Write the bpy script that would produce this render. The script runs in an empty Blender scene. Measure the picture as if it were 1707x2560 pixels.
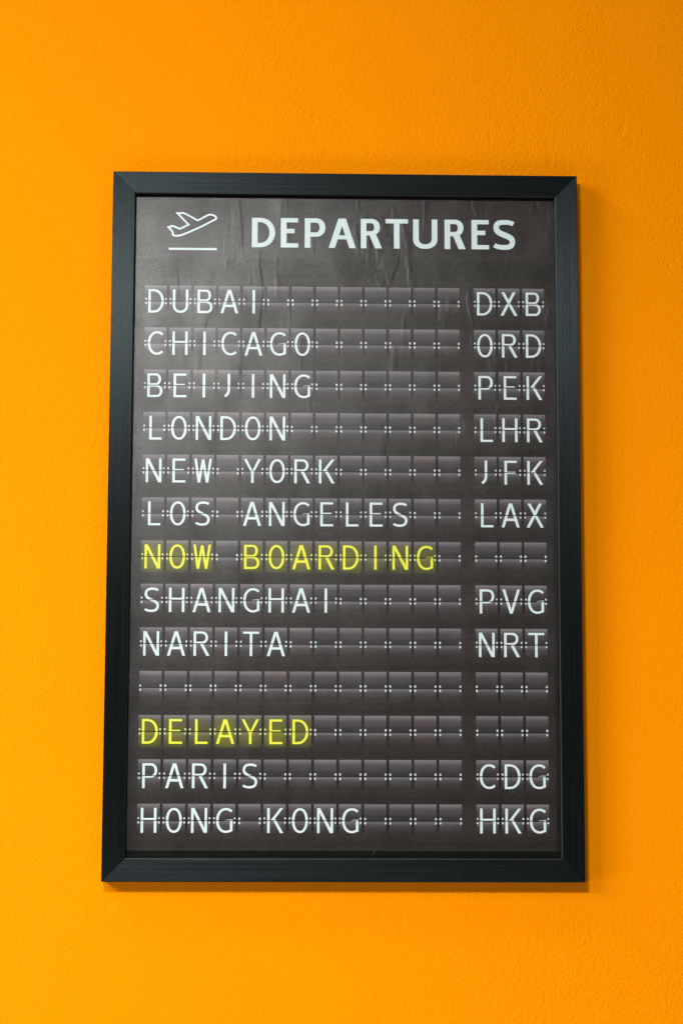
import bpy, bmesh, math, random
from mathutils import Vector, Matrix
from mathutils.geometry import delaunay_2d_cdt

random.seed(7)
SC = bpy.context.scene
COL = SC.collection
ZC = 1.55                      # height of the poster's centre above the floor of the room

# ------------------------------------------------------------------ camera
def P3(x, y, z=0.0):
    """poster coordinates (x right, y up, z out of the wall, metres) -> world"""
    return Vector((x, -z, y + ZC))

cam_d = bpy.data.cameras.new('camera')
cam = bpy.data.objects.new('camera', cam_d)
COL.objects.link(cam)
SC.camera = cam
cam_d.sensor_fit = 'HORIZONTAL'
cam_d.sensor_width = 24.0
cam_d.lens = 24.0 * 5200.0 / 1707.0
cam_d.clip_start = 0.05
cam_d.clip_end = 100.0
_fw = Vector((0.02704115, 0.9912608, 0.12911548)).normalized()
_up = -Vector((0.00619844, 0.12899396, -0.99162601)).normalized()
_rt = _fw.cross(_up).normalized()
_up = _rt.cross(_fw)
R = Matrix((_rt, _up, -_fw)).transposed().to_4x4()
cam.matrix_world = Matrix.Translation(P3(-0.07810913, -0.34095266, 2.69874995)) @ R

# ------------------------------------------------------------------ world and lamps
world = bpy.data.worlds.new('World')
SC.world = world
world.use_nodes = True
wbg = world.node_tree.nodes['Background']
wbg.inputs['Color'].default_value = (0.98, 1.0, 1.0, 1)
wbg.inputs['Strength'].default_value = 0.09

def area(name, loc, sx, sy, power, color, target=None):
    d = bpy.data.lights.new(name, 'AREA')
    d.shape = 'RECTANGLE'
    d.size, d.size_y = sx, sy
    d.energy = power
    d.color = color
    o = bpy.data.objects.new(name, d)
    COL.objects.link(o)
    o.location = loc
    if target is not None:
        o.rotation_euler = (Vector(target) - Vector(loc)).to_track_quat('-Z', 'Y').to_euler()
    return o

# ceiling lamps: two close strips facing straight down, a bright one far to the left, a low window
LAMP = (0.97, 1.0, 0.99)
def down(x, y, z, sx, sy, p, tgt=(0, -1, 0)):
    o = P3(x, y, z)
    return area('ceiling_lamp', o, sx, sy, p, LAMP, o + Vector((tgt[0], -tgt[2], tgt[1])))
down(-0.52, 0.93, 2.6, 0.45, 0.30, 132, (-0.3, -1, -0.3))
down(-2.21, 0.95, 2.6, 0.20, 0.20, 165, (-0.5, -1, -0.3))
down(-4.09, 1.51, 3.0, 1.5, 1.2, 165, (0.5, -1, -0.7))
down(0.10, 2.20, 0.90, 0.9, 0.5, 14)
down(-2.30, 1.96, 0.90, 0.7, 0.5, 48, (1.0, -1.0, -0.2))
area('window_light', P3(-2.2, -1.0, 1.2), 0.7, 0.9, 38, (1.0, 0.98, 0.94), P3(-0.5, -1.4, 0.6))

# added fill lamp standing in for ambient room light, low in front
area('ambient_fill', P3(1.1, -2.2, 2.0), 2.0, 1.6, 22, (1.0, 0.97, 0.92), P3(0, 0, 0))

vs = SC.view_settings
vs.view_transform = 'Standard'
vs.look = 'None'
vs.exposure = -0.42
vs.gamma = 1.0
vs.use_curve_mapping = False
SC.cycles.max_bounces = 6

# ------------------------------------------------------------------ helpers
def s2l(c):
    out = []
    for v in c:
        v /= 255.0
        out.append(v / 12.92 if v <= 0.04045 else ((v + 0.055) / 1.055) ** 2.4)
    return tuple(out)

def lerp(a, b, t):
    return tuple(x + (y - x) * t for x, y in zip(a, b))

def ramp(stops, v):
    if v <= stops[0][0]:
        return stops[0][1]
    for (p, a), (q, b) in zip(stops, stops[1:]):
        if v <= q:
            return lerp(a, b, (v - p) / (q - p) if q > p else 0)
    return stops[-1][1]

def link(name, me, parent=None, mats=()):
    o = bpy.data.objects.new(name, me)
    for m in mats:
        me.materials.append(m)
    COL.objects.link(o)
    if parent is not None:
        o.parent = parent
    return o

def N(nt, t, loc=(0, 0), **kw):
    n = nt.nodes.new(t)
    for k, v in kw.items():
        setattr(n, k, v)
    return n

def math_node(nt, op, a, b=None, c=None):
    n = nt.nodes.new('ShaderNodeMath')
    n.operation = op
    for i, v in enumerate((a, b, c)):
        if v is None:
            continue
        if isinstance(v, (int, float)):
            n.inputs[i].default_value = v
        else:
            nt.links.new(v, n.inputs[i])
    return n.outputs[0]

def noise(nt, vec, scale, detail=2.0, rough=0.5):
    n = nt.nodes.new('ShaderNodeTexNoise')
    n.inputs['Scale'].default_value = scale
    n.inputs['Detail'].default_value = detail
    n.inputs['Roughness'].default_value = rough
    nt.links.new(vec, n.inputs['Vector'])
    return n.outputs['Fac']

def mapping(nt, vec, scale=(1, 1, 1), rot=(0, 0, 0), loc=(0, 0, 0)):
    n = nt.nodes.new('ShaderNodeMapping')
    n.inputs['Scale'].default_value = scale
    n.inputs['Rotation'].default_value = rot
    n.inputs['Location'].default_value = loc
    nt.links.new(vec, n.inputs['Vector'])
    return n.outputs[0]

def new_mat(name):
    m = bpy.data.materials.new(name)
    m.use_nodes = True
    nt = m.node_tree
    b = nt.nodes['Principled BSDF']
    pos = nt.nodes.new('ShaderNodeNewGeometry').outputs['Position']
    return m, nt, b, pos

def bump(nt, height, strength, dist, normal=None):
    n = nt.nodes.new('ShaderNodeBump')
    n.inputs['Strength'].default_value = strength
    n.inputs['Distance'].default_value = dist
    nt.links.new(height, n.inputs['Height'])
    if normal is not None:
        nt.links.new(normal, n.inputs['Normal'])
    return n.outputs['Normal']

def map_range(nt, v, a, b, c, d, smooth=False):
    n = nt.nodes.new('ShaderNodeMapRange')
    if smooth:
        n.interpolation_type = 'SMOOTHSTEP'
    n.inputs['From Min'].default_value = a
    n.inputs['From Max'].default_value = b
    n.inputs['To Min'].default_value = c
    n.inputs['To Max'].default_value = d
    nt.links.new(v, n.inputs['Value'])
    return n.outputs['Result']

# ------------------------------------------------------------------ materials
def mat_wall():
    m, nt, b, pos = new_mat('orange_wall_paint')
    big = noise(nt, pos, 3.0, 3)
    mix = nt.nodes.new('ShaderNodeMix'); mix.data_type = 'RGBA'
    mix.inputs['A'].default_value = (0.845, 0.236, 0.0004, 1)
    mix.inputs['B'].default_value = (0.865, 0.247, 0.0005, 1)
    nt.links.new(big, mix.inputs['Factor'])
    nt.links.new(mix.outputs['Result'], b.inputs['Base Color'])
    b.inputs['Roughness'].default_value = 0.62
    b.inputs['Specular IOR Level'].default_value = 0.01
    tilt = mapping(nt, pos, (1.0, 1.0, 0.8), (0, math.radians(22), 0))
    n1 = noise(nt, tilt, 330, 3, 0.65)
    n2 = noise(nt, tilt, 165, 2, 0.5)
    pits = map_range(nt, noise(nt, mapping(nt, pos, (1, 1, 0.5)), 60, 1), 0.70, 0.80, 0, 1, True)
    h = math_node(nt, 'ADD', math_node(nt, 'MULTIPLY', n1, 0.85), math_node(nt, 'MULTIPLY', n2, 0.7))
    h = math_node(nt, 'SUBTRACT', h, math_node(nt, 'MULTIPLY', pits, 0.35))
    patch = map_range(nt, noise(nt, mapping(nt, pos, (1, 1, 0.6)), 4.5, 2, 0.6), 0.36, 0.66, 0.45, 1.15)
    h = math_node(nt, 'MULTIPLY', h, patch)
    nt.links.new(bump(nt, h, 0.6, 0.0018), b.inputs['Normal'])
    return m

def mat_rail(name, axis):
    """black stained wood; axis = direction of the brushed grain (0 = x, 2 = z)"""
    m, nt, b, pos = new_mat(name)
    sc = (1.2, 1, 1) if axis == 0 else (1, 1, 1.2)
    sc2 = [700, 700, 700]; sc2[axis] = 4.0
    streak = noise(nt, mapping(nt, pos, tuple(sc2)), 1.0, 2, 0.6)
    sc3 = [2600, 2600, 2600]; sc3[axis] = 90.0
    fine = noise(nt, mapping(nt, pos, tuple(sc3)), 1.0, 1)
    sc4 = [220, 220, 220]; sc4[axis] = 1.5
    broad = noise(nt, mapping(nt, pos, tuple(sc4)), 1.0, 1)
    mix = nt.nodes.new('ShaderNodeMix'); mix.data_type = 'RGBA'
    mix.inputs['A'].default_value = (0.0016, 0.0022, 0.0025, 1)
    mix.inputs['B'].default_value = (0.0035, 0.0048, 0.0053, 1)
    nt.links.new(streak, mix.inputs['Factor'])
    nt.links.new(mix.outputs['Result'], b.inputs['Base Color'])
    nt.links.new(map_range(nt, streak, 0.2, 0.8, 0.37, 0.46), b.inputs['Roughness'])
    spec = math_node(nt, 'ADD', map_range(nt, streak, 0.25, 0.75, 0.10, 0.26),
                     map_range(nt, fine, 0.3, 0.7, -0.05, 0.05))
    nt.links.new(spec, b.inputs['Specular IOR Level'])
    b.inputs['Specular Tint'].default_value = (0.80, 0.97, 1.0, 1)
    b.inputs['Anisotropic'].default_value = 0.70 if axis == 0 else 0.92
    t = nt.nodes.new('ShaderNodeCombineXYZ')
    t.inputs[0].default_value = 0.0 if axis == 0 else 1.0
    t.inputs[2].default_value = 1.0 if axis == 0 else 0.0
    nt.links.new(t.outputs[0], b.inputs['Tangent'])
    nt.links.new(bump(nt, broad, 0.25, 0.0004), b.inputs['Normal'])
    return m

def mat_print():
    """inks printed on a woven canvas: colour from the print, sheen from the thread tops"""
    m, nt, b, pos = new_mat('printed_canvas')
    at = nt.nodes.new('ShaderNodeAttribute'); at.attribute_name = 'ink'
    sep = nt.nodes.new('ShaderNodeSeparateXYZ')
    nt.links.new(pos, sep.inputs[0])
    warp = noise(nt, pos, 9.0, 1)
    wx = math_node(nt, 'ADD', sep.outputs[0], math_node(nt, 'MULTIPLY', warp, 0.004))
    kx, ky = 2 * math.pi / 0.0021, 2 * math.pi / 0.0031
    sx = math_node(nt, 'SINE', math_node(nt, 'MULTIPLY', wx, kx))
    sz = math_node(nt, 'SINE', math_node(nt, 'MULTIPLY', sep.outputs[2], ky))
    lat = math_node(nt, 'MULTIPLY', sx, sz)
    gr = noise(nt, pos, 900, 1)
    peak = map_range(nt, math_node(nt, 'ADD', lat, math_node(nt, 'MULTIPLY', math_node(nt, 'SUBTRACT', gr, 0.5), 0.9)), 0.05, 0.85, 0, 1, True)
    nt.links.new(at.outputs['Color'], b.inputs['Base Color'])
    blotch = noise(nt, mapping(nt, pos, (1, 1, 0.5)), 30, 3, 0.6)
    spec = math_node(nt, 'MULTIPLY', math_node(nt, 'MULTIPLY_ADD', peak, 1.5, 0.05),
                     map_range(nt, blotch, 0.3, 0.7, 0.75, 1.25))
    spec = math_node(nt, 'MULTIPLY', spec, at.outputs['Alpha'])
    nt.links.new(spec, b.inputs['Specular IOR Level'])
    b.inputs['Roughness'].default_value = 0.36
    b.inputs['Specular Tint'].default_value = (1.0, 0.98, 0.95, 1)
    # the sheet is not perfectly flat: narrow upright creases and a slow wave
    wv = noise(nt, mapping(nt, pos, (1, 1, 0.28), (0, math.radians(4), 0)), 48, 2, 0.5)
    crease = map_range(nt, wv, 0.58, 0.70, 0, 1, True)
    upper = map_range(nt, sep.outputs[2], ZC - 0.15, ZC + 0.30, 0.12, 1.0)
    crease = math_node(nt, 'MULTIPLY', crease, upper)
    slow = noise(nt, mapping(nt, pos, (1, 1, 0.5)), 7, 2)
    h = math_node(nt, 'ADD', math_node(nt, 'MULTIPLY', crease, 0.13), math_node(nt, 'MULTIPLY', slow, 0.9))
    nrm = bump(nt, h, 0.6, 0.0022)
    nrm = bump(nt, lat, 0.10, 0.00025, nrm)
    nt.links.new(nrm, b.inputs['Normal'])
    return m

def mat_plain(name, c, rough=0.6):
    m, nt, b, pos = new_mat(name)
    n = noise(nt, pos, 60, 3)
    mix = nt.nodes.new('ShaderNodeMix'); mix.data_type = 'RGBA'
    mix.inputs['A'].default_value = (*[v * 0.8 for v in c], 1)
    mix.inputs['B'].default_value = (*[v * 1.2 for v in c], 1)
    nt.links.new(n, mix.inputs['Factor'])
    nt.links.new(mix.outputs['Result'], b.inputs['Base Color'])
    b.inputs['Roughness'].default_value = rough
    return m

M_WALL = mat_wall()
M_RAIL_H = mat_rail('black_wood_level_grain', 0)
M_RAIL_V = mat_rail('black_wood_upright_grain', 2)
M_PRINT = mat_print()
M_EDGE = mat_plain('black_lacquered_edge', (0.004, 0.005, 0.0055), 0.40)
M_EDGE.node_tree.nodes['Principled BSDF'].inputs['Specular IOR Level'].default_value = 0.55
M_BACK = mat_plain('brown_backing_board', (0.10, 0.065, 0.035))

# ------------------------------------------------------------------ the wall
WALL_Z = -0.027                # wall face, metres behind the front of the frame
def box_mesh(name, x0, x1, y0, y1, z0, z1):
    bm = bmesh.new()
    v = [bm.verts.new(P3(x, y, z)) for z in (z0, z1) for y in (y0, y1) for x in (x0, x1)]
    for f in ((0, 1, 3, 2), (4, 6, 7, 5), (0, 4, 5, 1), (2, 3, 7, 6), (0, 2, 6, 4), (1, 5, 7, 3)):
        bm.faces.new([v[i] for i in f])
    bmesh.ops.recalc_face_normals(bm, faces=bm.faces)
    me = bpy.data.meshes.new(name)
    bm.to_mesh(me); bm.free()
    return me

wall = link('wall', box_mesh('wall', -3.5, 3.5, -1.55, 1.6, WALL_Z - 0.12, WALL_Z), None, [M_WALL])
wall['kind'] = 'structure'
wall['label'] = 'bright orange painted plaster wall with a fine roller texture behind the framed poster'
wall['category'] = 'wall'

# ------------------------------------------------------------------ the framed poster
root = bpy.data.objects.new('framed_poster', None)
COL.objects.link(root)
root.location = P3(0, -0.4676, WALL_Z)
root['label'] = 'black framed airport departures board poster hanging on the orange wall'
root['category'] = 'poster'
bpy.context.view_layer.update()
INV = root.matrix_world.inverted()

def to_root(me):
    me.transform(INV)
    return me

# frame: four mitred rails, section given as (distance inwards from outer edge, z), mm
OX, OY = 310.0, 467.65
SECTION = [(0.0, -24.0), (0.0, -1.0), (0.25, -0.3), (0.9, 0.0), (28.9, 0.0), (29.3, -0.15), (30.2, -1.1), (30.3, -1.5), (30.3, -13.4), (24.0, -13.4), (24.0, -24.0)]
def rail(side):
    """side: 'top', 'bottom', 'left', 'right'; mitre gap of 0.12 mm on each end"""
    bm = bmesh.new()
    rings = []
    g = 0.18
    for end in (-1, 1):
        ring = []
        for d, z in SECTION:
            if side in ('top', 'bottom'):
                x = end * (OX - d - g)
                y = (OY - d) * (1 if side == 'top' else -1)
            else:
                x = (OX - d) * (1 if side == 'right' else -1)
                y = end * (OY - d - g)
            ring.append(bm.verts.new(P3(x / 1000, y / 1000, z / 1000)))
        rings.append(ring)
    n = len(SECTION)
    for i in range(n):
        j = (i + 1) % n
        f = bm.faces.new((rings[0][i], rings[0][j], rings[1][j], rings[1][i]))
        f.material_index = 1 if i in (4, 5) else 0           # lacquered inner edge
    bm.faces.new(rings[0]); bm.faces.new(rings[1][::-1])
    bmesh.ops.recalc_face_normals(bm, faces=bm.faces)
    me = bpy.data.meshes.new('frame_rail')
    bm.to_mesh(me); bm.free()
    return to_root(me)

for side in ('top', 'bottom', 'left', 'right'):
    link('frame_rail', rail(side), root, [M_RAIL_H if side in ('top', 'bottom') else M_RAIL_V, M_EDGE])

link('backing_board', to_root(box_mesh('backing_board', -0.2855, 0.2855, -0.443, 0.443, -0.0200, -0.0136)), root, [M_BACK])

# ------------------------------------------------------------------ print: colours
C_BG = s2l((36, 30, 27))
C_BG2 = s2l((40, 34, 32))
C_BAND = s2l((29, 24, 22))
C_HEAD = s2l((28, 28, 23))
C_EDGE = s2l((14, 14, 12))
C_TOP = s2l((110, 104, 106))
C_UP = s2l((67, 61, 62))
C_UPLOW = s2l((43, 38, 40))
C_SLOT = s2l((20, 17, 18))
C_LOW = s2l((95, 90, 92))
C_LOW2 = s2l((64, 58, 59))
C_GAP = s2l((19, 16, 16))
C_WHITE = s2l((194, 206, 206))
C_DOT = s2l((190, 191, 190))
C_YEL = (0.65, 0.63, 0.05)
C_YDOT = s2l((198, 198, 120))
C_YTINT = s2l((88, 88, 9))

ROW0, PITCH, NROW = 293.7, 56.96, 13
CELL, TILE_W = 32.43, 28.9
LEFT_X, RIGHT_X = -265.7, 171.6
Z_PRINT, Z_ROW, Z_INK, Z_DOT, Z_SLOT = -11.5, -11.43, -11.36, -11.30, -11.24

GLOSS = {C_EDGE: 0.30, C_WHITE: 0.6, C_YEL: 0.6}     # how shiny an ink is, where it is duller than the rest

class Ink:
    """collects flat printed shapes (mm) with one colour per corner"""
    def __init__(self):
        self.v, self.f, self.c = [], [], []
    def poly(self, pts, z, col):
        i0 = len(self.v)
        for k, p in enumerate(pts):
            self.v.append((p[0], p[1], z))
            self.c.append(col[k] if isinstance(col, list) else col)
        self.f.append(list(range(i0, i0 + len(pts))))
    def grid(self, xs, ys, z, fn):
        i0 = len(self.v)
        for y in ys:
            for x in xs:
                self.v.append((x, y, z)); self.c.append(fn(x, y))
        n = len(xs)
        for j in range(len(ys) - 1):
            for i in range(n - 1):
                a = i0 + j * n + i
                self.f.append([a, a + 1, a + n + 1, a + n])
    def shapes(self, polys, z, col):
        """union of overlapping polygons -> one flat triangulated sheet"""
        vs, fs = [], []
        for p in polys:
            area2 = sum(p[i][0] * p[(i + 1) % len(p)][1] - p[(i + 1) % len(p)][0] * p[i][1] for i in range(len(p)))
            if abs(area2) < 1e-6:
                continue
            if area2 < 0:
                p = p[::-1]
            fs.append(list(range(len(vs), len(vs) + len(p))))
            vs += [Vector(q) for q in p]
        ov, oe, of, _, _, orig = delaunay_2d_cdt(vs, [], fs, 1, 1e-4)
        i0 = len(self.v)
        for q in ov:
            self.v.append((q[0], q[1], z)); self.c.append(col)
        for f, o in zip(of, orig):
            if len(o):
                self.f.append([i0 + i for i in f])
    def build(self, name, parent):
        me = bpy.data.meshes.new(name)
        me.from_pydata([P3(x / 1000, y / 1000, z / 1000) for x, y, z in self.v], [], self.f)
        a = me.color_attributes.new('ink', 'FLOAT_COLOR', 'POINT')
        for i, c in enumerate(self.c):
            a.data[i].color = (*c, GLOSS.get(c, 1.0))
        bm = bmesh.new(); bm.from_mesh(me)
        for f in bm.faces:
            f.normal_update()
            if f.normal.y > 0:
                f.normal_flip()
        bm.to_mesh(me); bm.free()
        return link(name, to_root(me), parent, [M_PRINT])

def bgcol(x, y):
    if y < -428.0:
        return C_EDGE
    c = C_BG
    # printed panel seams between the rows
    k = (ROW0 - y) / PITCH
    fr = k - math.floor(k)
    if -0.36 < k < 12.8:
        c = ramp([(0.0, C_BG2), (0.40, C_BG), (0.50, C_BAND), (0.60, C_BAND), (0.63, C_BG), (1.0, C_BG2)], fr)
    elif y > 320:
        c = ramp([(320, C_BG2), (329, C_HEAD), (352, C_HEAD), (353, C_BG2), (440, C_BG2)], y)
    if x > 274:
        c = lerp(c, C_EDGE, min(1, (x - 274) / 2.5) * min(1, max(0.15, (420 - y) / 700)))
    return c

# ------------------------------------------------------------------ lettering made of strokes
def rect(x0, y0, x1, y1):
    return [(x0, y0), (x1, y0), (x1, y1), (x0, y1)]

def slant(x0, y0, x1, y1, w, w1=None):
    w1 = w if w1 is None else w1
    return [(x0, y0), (x0 + w, y0), (x1 + w1, y1), (x1, y1)]

def arc(cx, cy, rx, ry, s, t, a0, a1, p=2.2, n=22):
    def pt(a, x, y):
        c, q = math.cos(a), math.sin(a)
        return (cx + x * math.copysign(abs(c) ** (2 / p), c), cy + y * math.copysign(abs(q) ** (2 / p), q))
    out = []
    for i in range(n):
        a = math.radians(a0 + (a1 - a0) * i / n)
        b = math.radians(a0 + (a1 - a0) * (i + 1) / n)
        out.append([pt(a, rx, ry), pt(b, rx, ry), pt(b, rx - s, ry - t), pt(a, rx - s, ry - t)])
    return out

def stroke(pts, w, closed=False, limit=3.0):
    n = len(pts)
    L, Rr = [], []
    for i in range(n):
        p = Vector(pts[i])
        a = Vector(pts[i - 1]) if (closed or i > 0) else None
        b = Vector(pts[(i + 1) % n]) if (closed or i < n - 1) else None
        d0 = (p - a).normalized() if a is not None else (b - p).normalized()
        d1 = (b - p).normalized() if b is not None else d0
        n0, n1 = Vector((-d0.y, d0.x)), Vector((-d1.y, d1.x))
        mm = n0 + n1
        mm = mm.normalized() if mm.length > 1e-6 else n0
        k = min(limit, 1 / max(0.2, mm.dot(n1)))
        ww = w(i / (n - 1)) if callable(w) else w
        L.append(tuple(p + mm * ww / 2 * k)); Rr.append(tuple(p - mm * ww / 2 * k))
    return [[L[i], L[(i + 1) % n], Rr[(i + 1) % n], Rr[i]] for i in range(n if closed else n - 1)]

def bez(p0, p1, p2, p3, n=14):
    out = []
    for i in range(n + 1):
        t = i / n; u = 1 - t
        out.append((u**3 * p0[0] + 3 * u*u*t * p1[0] + 3 * u*t*t * p2[0] + t**3 * p3[0],
                    u**3 * p0[1] + 3 * u*u*t * p1[1] + 3 * u*t*t * p2[1] + t**3 * p3[1]))
    return out

WIDTH = dict(A=23.6, B=20.0, C=19.6, D=20.6, E=16.8, F=16.4, G=21.2, H=20.2, I=3.5, J=9.2, K=20.8, L=16.3, N=20.6,
             O=20.6, P=19.2, R=20.8, S=18.6, T=21.0, U=20.4, V=23.2, W=23.0, X=22.6, Y=22.4)
SHIFT = dict(L=1.6, J=-2.6, E=0.6, F=0.6, P=0.6, C=-0.4, K=0.6, R=0.6)

def glyph(ch, H=31.8, s=3.3, t=2.8, W=None, bold=False):
    W = W or WIDTH[ch]
    m = H / 2
    d = s * 1.10                     # horizontal width of a slanted stem
    if ch == 'A':
        ap = d * 1.22
        y0, y1 = (0.295 * H, 0.43 * H) if bold else (m - 7.4, m - 4.3)
        xa = (W - ap) / 2
        def xl(y): return xa * y / H + d * 0.5
        return [slant(0, 0, xa, H, d), slant(W - d, 0, W - xa - d, H, d),
                [(xl(y0), y0), (W - xl(y0), y0), (W - xl(y1), y1), (xl(y1), y1)]]
    if ch == 'B':
        r1, r2 = H * 0.22, H * 0.25
        yb = m + t * 0.45
        w1, w2 = W * 0.90, W
        return [rect(0, 0, s, H), rect(s * .5, H - t, w1 - r1, H), rect(s * .5, m + 0.15, w1 - r1, m + t * 0.95),
                rect(s * .5, 0, w2 - r2, t), rect(s * .5, m - t + 0.9, w2 - r2, m + 0.4)] + \
            arc(w1 - r1, (H + m + .15) / 2, r1, (H - m - .15) / 2, s, t * .95, -90, 90) + arc(w2 - r2, (m + .4) / 2, r2, (m + .4) / 2, s, t, -90, 90)
    if ch == 'C':
        rx = W * 0.63
        return arc(rx, m, rx, m, s, t, 50, 310, 2.15, 34)
    if ch == 'D':
        rx = W * 0.66
        return [rect(0, 0, s, H), rect(s * .5, 0, W - rx, t), rect(s * .5, H - t, W - rx, H)] + arc(W - rx, m, rx, m, s, t, -90, 90, 2.1)
    if ch in 'EF':
        b0, b1 = (0.485 * H, 0.635 * H) if bold else ((m + 0.2, m + 2.0) if ch == 'E' else (m - 1.6, m + 1.2))
        out = [rect(0, 0, s, H), rect(s * .5, H - t, W, H), rect(s * .5, b0, W * (0.80 if bold else 0.88), b1)]
        if ch == 'E':
            out.append(rect(s * .5, 0, W + 0.3, t))
        return out
    if ch == 'G':
        rx = W * 0.60
        return arc(rx, m, rx, m, s, t, 50, 296, 2.15, 34) + [
            [(W - s, 3.0), (W, 2.3), (W, m + 0.9), (W - s, m + 0.9)],
            [(W - 9.6, m - 0.9), (W, m - 0.3), (W, m + 1.5), (W - 9.6, m + 0.6)],
            [(W * 0.72, 0.35), (W, 2.3), (W - s * .5, 5.0), (W * 0.72, 3.2)]]
    if ch == 'H':
        return [rect(0, 0, s, H), rect(W - s, 0, W, H), rect(s * .5, m + 0.25, W - s * .5, m + 2.9)]
    if ch == 'I':
        return [rect(0, 0, s, H)]
    if ch == 'J':
        return [rect(W - s, 10.5, W, H)] + arc(W - 10.6, 10.6, 10.6, 11.2, s, t * 1.1, -66, 0, 2.0, 12)
    if ch == 'K':
        return [rect(0, 0, s, H), slant(s * 1.15, m - 0.6, W - d * 1.15, H, d * 1.12), slant(W - d * 1.12, 0, s * 2.0, m + 2.0, d * 1.12)]
    if ch == 'L':
        return [rect(0, 0, s, H), rect(s * .5, 0, W, t)]
    if ch == 'N':
        return [rect(0, 0, s * .96, H), rect(W - s * .96, 0, W, H), slant(W - s * 1.22, 0, 0, H, s * 1.22)]
    if ch == 'O':
        return arc(W / 2, m, W / 2, m, s, t, 0, 360, 2.12, 44)
    if ch == 'P':
        yb = 0.375 * H if bold else m - 2.5
        ry = (H - yb) / 2
        rx = W * 0.46
        return [rect(0, 0, s, H), rect(s * .5, H - t, W - rx, H), rect(s * .5, yb, W - rx, yb + t)] + arc(W - rx, yb + ry, rx, ry, s, t, -90, 90)
    if ch == 'R':
        yb = 0.435 * H if bold else m - 0.2
        ry = (H - yb) / 2
        w1 = W * 0.90
        rx = w1 * 0.46
        return [rect(0, 0, s, H), rect(s * .5, H - t, w1 - rx, H), rect(s * .5, yb, w1 - rx, yb + t)] + \
            arc(w1 - rx, yb + ry, rx, ry, s, t, -90, 90) + [slant(W - d * 1.12, 0, W * 0.36, yb + t * .6, d * 1.12)]
    if ch == 'S':
        k = t / 2
        w = s * 0.93
        pts = bez((W * .93, H - k - H * .065), (W * .78, H - k + .2), (W * .62, H - k), (W * .53, H - k))
        pts += bez((W * .53, H - k), (W * .22, H - k), (w / 2, H * .88), (w / 2, H * .74))[1:]
        pts += bez((w / 2, H * .74), (w / 2, H * .60), (W * .30, H * .555), (W * .50, H * .495))[1:]
        pts += bez((W * .50, H * .495), (W * .78, H * .42), (W - w / 2, H * .38), (W - w / 2, H * .26))[1:]
        pts += bez((W - w / 2, H * .26), (W - w / 2, H * .10), (W * .74, k), (W * .45, k))[1:]
        pts += bez((W * .45, k), (W * .30, k), (W * .15, k + H * .02), (W * .03, k + H * .075))[1:]
        return stroke(pts, lambda u: t * 1.04 + (s * 1.02 - t * 1.04) * math.sin(math.pi * u) ** 2)
    if ch == 'T':
        return [rect(0, H - t, W, H), rect((W - s) / 2, 0, (W + s) / 2, H - t * .5)]
    if ch == 'U':
        r = H * 0.33
        return [rect(0, r, s, H), rect(W - s, r, W, H)] + arc(W / 2, r, W / 2, r, s, t * 1.05, 180, 360, 2.2)
    if ch == 'V':
        return [slant((W - d) / 2, 0, 0, H, d), slant((W - d) / 2, 0, W - d, H, d)]
    if ch == 'W':
        q = W * 0.275
        e = d * 0.88
        return [slant(q - e * .55, 0, 0, H, e), slant(q - e * .55, 0, W / 2 - e / 2, H * .97, e),
                slant(W - q - e * .45, 0, W / 2 - e / 2, H * .97, e), slant(W - q - e * .45, 0, W - e, H, e)]
    if ch == 'X':
        e = d * 1.12
        return [slant(0, 0, W * .90 - e, H, e), slant(W - e, 0, W * .06, H, e)]
    if ch == 'Y':
        return [rect((W - s) / 2, 0, (W + s) / 2, m - 1.0), slant((W - s) / 2, m - 2.6, 0, H, s, d), slant((W - s) / 2, m - 2.6, W - d, H, s, d)]
    raise KeyError(ch)

def offset(polys, dx, dy):
    return [[(x + dx, y + dy) for x, y in p] for p in polys]

# ------------------------------------------------------------------ the canvas print
ink = Ink()
xs = [-285.0, -150, 0, 150, 273.6, 274.0, 275.2, 276.6, 285.0]
ys = sorted(set([-442.0, -428.6, -428.0, -427.4] + [round(-427 + i * 4.0, 2) for i in range(218)] + [352.4, 353.0, 353.6]), reverse=True)
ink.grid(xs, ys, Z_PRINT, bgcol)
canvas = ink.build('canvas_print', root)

ROWS = [('DUBAI', 'DXB'), ('CHICAGO', 'ORD'), ('BEIJING', 'PEK'), ('LONDON', 'LHR'), ('NEW YORK', 'JFK'),
        ('LOS ANGELES', 'LAX'), ('NOW BOARDING', ''), ('SHANGHAI', 'PVG'), ('NARITA', 'NRT'), ('', ''),
        ('DELAYED', ''), ('PARIS', 'CDG'), ('HONG KONG', 'HKG')]

XS = [0.0, 0.6, 4.0, 9.0, 14.45, 20.0, 25.0, 27.9, 28.5]
YS = [21.3, 20.7, 19.6, 17.5, 14.0, 9.0, 4.0, 0.3, 0.0, -0.9, -1.5, -3.0, -6.0, -10.0, -14.0, -18.0, -22.0]

def dot(ink, x, y, rx, ry, col):
    ink.poly([(x + rx * math.copysign(abs(math.cos(a)) ** .7, math.cos(a)), y + ry * math.copysign(abs(math.sin(a)) ** .7, math.sin(a)))
              for a in [math.pi * 2 * i / 12 for i in range(12)]], Z_DOT, col)

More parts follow.
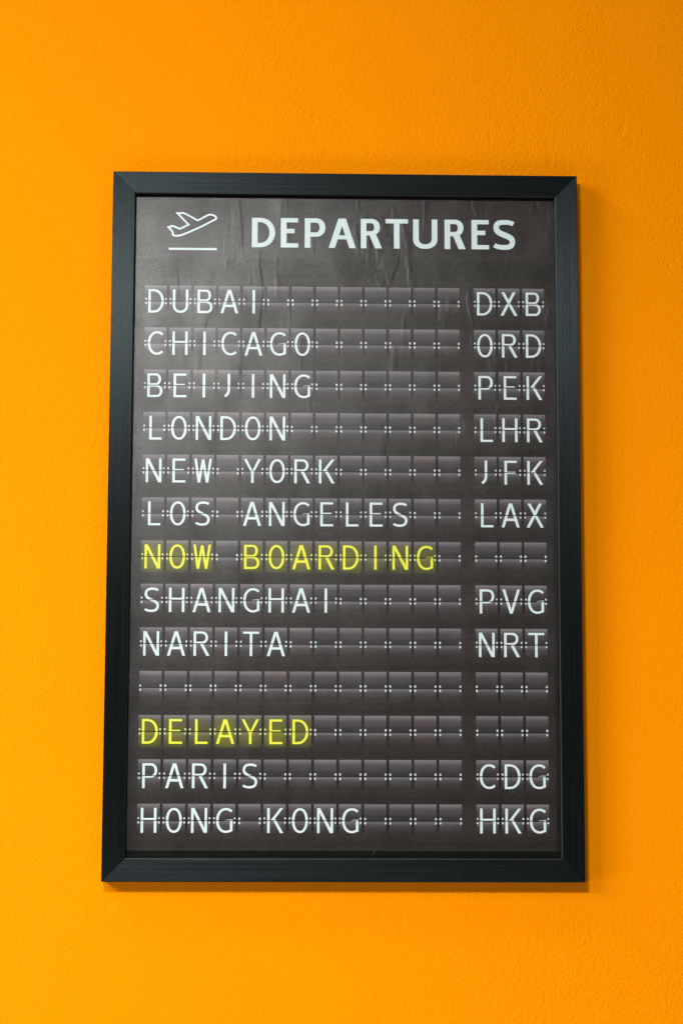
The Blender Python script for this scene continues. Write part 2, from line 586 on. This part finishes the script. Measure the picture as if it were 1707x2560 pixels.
def flap_row(name, x0, n, slot, text, yellow, label):
    ink = Ink()
    tone = [random.uniform(0.90, 1.10) for _ in range(n)]
    tint = [random.choice([(1, 1, 1), (1.0, 0.98, 1.03), (1.05, 0.98, 0.97), (0.98, 1.0, 1.04)]) for _ in range(n)]
    glow = [0.0] * n
    if yellow:
        for i, c in enumerate(text):
            if c != ' ':
                glow[i] = random.uniform(0.55, 0.95) if c not in 'IL' else 0.45
    xs = [x0 - 0.7]
    for i in range(n):
        xs += [x0 + i * CELL + v for v in XS]
        if i < n - 1:
            xs += [x0 + i * CELL + 29.1, x0 + (i + 1) * CELL - 0.6]
    xs.append(x0 + (n - 1) * CELL + 29.5)
    def shade(x, y):
        v = y - slot
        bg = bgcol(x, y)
        u = x - x0
        i = int(math.floor((u + 0.3) / CELL))
        if v > 21.0 or v < -21.5:
            return bg
        f = u - i * CELL
        if i < 0 or i >= n or (i == n - 1 and f > 29.0):
            return bg
        if f > 28.7:                                    # dark gap between two flaps
            return lerp(C_GAP, bg, min(1, max(0, (-v - 10) / 12)))
        edge = 0.86 if (f < 0.3 or f > 28.2) else 1.0
        c = ramp([(-22, bg), (-14, lerp(bg, C_LOW2, .25)), (-6, C_LOW2), (-1.5, C_LOW), (-0.9, C_SLOT), (0.3, C_SLOT if glow[i] else C_UPLOW),
                  (4, C_UPLOW), (9, lerp(C_UPLOW, C_UP, .6)), (14, C_UP), (19.6, lerp(C_UP, C_TOP, .75)), (20.7, C_TOP)], v)
        c = tuple(a * tone[i] * b * edge for a, b in zip(c, tint[i]))
        if v < -6:
            k = min(1, (-v - 6) / 12)
            c = lerp(c, bg, k * 0.6)
        if glow[i]:
            rr = math.hypot((f - 14.4) / 21, (v + 3) / 24)
            k = glow[i] * max(0, min(1, 1.25 - rr))
            lum = sum(c) / 3
            c = lerp(c, tuple(q * (1.1 + 4.2 * lum) for q in C_YTINT), k)
        return c
    ink.grid(xs, [slot + v for v in YS], Z_ROW, shade)
    for i in range(n):
        ch = text[i] if i < len(text) else ' '
        xc = x0 + i * CELL
        filled = ch != ' '
        sl = slot if filled else slot - 0.5
        dc = C_DOT
        if yellow and filled:
            dc = lerp(C_DOT, C_YDOT, min(1, glow[i] + .2))
        for dx in (1.2, 27.7):
            for dy in (2.75, -2.75):
                j = random.uniform(-.12, .12)
                q = random.uniform(0.80, 1.05)
                dot(ink, xc + dx + j, sl + dy, 1.15 if filled else 1.25, 1.35 if filled else 1.55, tuple(q * v for v in dc))
        # hinge line between the two halves of the flap
        if filled:
            ink.poly(rect(xc + 0.3, slot - 0.55, xc + 28.6, slot + 0.50), Z_SLOT, C_SLOT)
        else:
            ink.poly(rect(xc + 2.6, slot - 0.80, xc + 26.3, slot + 0.45), Z_SLOT, C_SLOT)
        if filled:
            x = xc + 14.45 - WIDTH[ch] / 2 + SHIFT.get(ch, 0)
            ink.shapes(offset(glyph(ch), x, slot - 15.9), Z_INK, C_YEL if yellow else C_WHITE)
    o = ink.build(name, canvas)
    o['label'] = label
    return o

for r, (dest, code) in enumerate(ROWS):
    slot = ROW0 - r * PITCH
    yel = dest in ('NOW BOARDING', 'DELAYED')
    if yel:
        lab = 'printed flap row reading %s in yellow letters' % dest
    elif dest:
        lab = 'printed flap row reading %s in white letters' % dest
    else:
        lab = 'blank printed flap row without any letters'
    flap_row('destination_row', LEFT_X, 13, slot, dest, yel, lab)
    if code:
        lab = 'three printed flaps reading %s in white letters' % code
    elif dest:
        lab = 'three blank printed flaps beside %s' % dest
    else:
        lab = 'three blank printed flaps beside the blank row'
    flap_row('airport_code', RIGHT_X, 3, slot, code, False, lab)

# heading
ink = Ink()
HEAD = [('D', -124.9, -93.9), ('E', -86.3, -63.3), ('P', -54.3, -26.9), ('A', -22.3, 13.7), ('R', 20.6, 49.0),
        ('T', 53.7, 83.8), ('U', 90.7, 123.2), ('R', 132.8, 161.0), ('E', 169.0, 192.2), ('S', 198.7, 227.3)]
for ch, a, b in HEAD:
    ink.shapes(offset(glyph(ch, 40.4, 7.6, 5.9, b - a, True), a, 368.3), Z_INK, C_WHITE)
o = ink.build('heading_lettering', canvas)
o['label'] = 'large bold white heading reading DEPARTURES'

# rising aeroplane over a runway line
PLANE = [(-224.5, 413.9), (-216.4, 414.2), (-214.0, 413.3), (-197.2, 404.2), (-185.0, 411.0), (-182.6, 412.1), (-180.1, 412.4), (-176.3, 411.7), (-173.6, 409.8), (-172.5, 408.1), (-172.9, 406.8), (-174.6, 405.5), (-193.5, 395.3), (-206.0, 389.4), (-214.6, 385.6), (-220.1, 383.6), (-224.4, 382.8), (-228.2, 383.1), (-230.3, 384.3), (-230.7, 385.7), (-229.9, 386.9), (-231.0, 388.9), (-236.2, 394.6), (-231.6, 396.2), (-229.5, 396.1), (-221.0, 392.4), (-209.4, 398.3)]
ink = Ink()
ink.shapes(stroke(PLANE, 2.35, True, 2.4), Z_INK, C_WHITE)
ink.poly(rect(-235.3, 363.6, -171.5, 366.5), Z_INK, C_WHITE)
o = ink.build('airplane_symbol', canvas)
o['label'] = 'white outline of a rising aeroplane above a runway line'

# a few fine scratches in the lower part of the sheet
for (xa, ya), (xb, yb) in [((41.6, -424.6), (35.9, -435.3)), ((29.7, -401.7), (24.5, -411.4)), ((32.2, -292.0), (26.5, -301.8)), ((43.6, -319.2), (36.9, -329.5)), ((5.6, -24.9), (3.6, -31.3)), ((75.3, -208.0), (79.0, -202.8))]:
    ink = Ink()
    dx, dy = xb - xa, yb - ya
    k = 0.22 / math.hypot(dx, dy)
    ink.poly([(xa, ya), ((xa + xb) / 2 - dy * k, (ya + yb) / 2 + dx * k), (xb, yb), ((xa + xb) / 2 + dy * k, (ya + yb) / 2 - dx * k)], Z_INK, s2l((88, 84, 82)))
    ink.build('scratch', canvas)
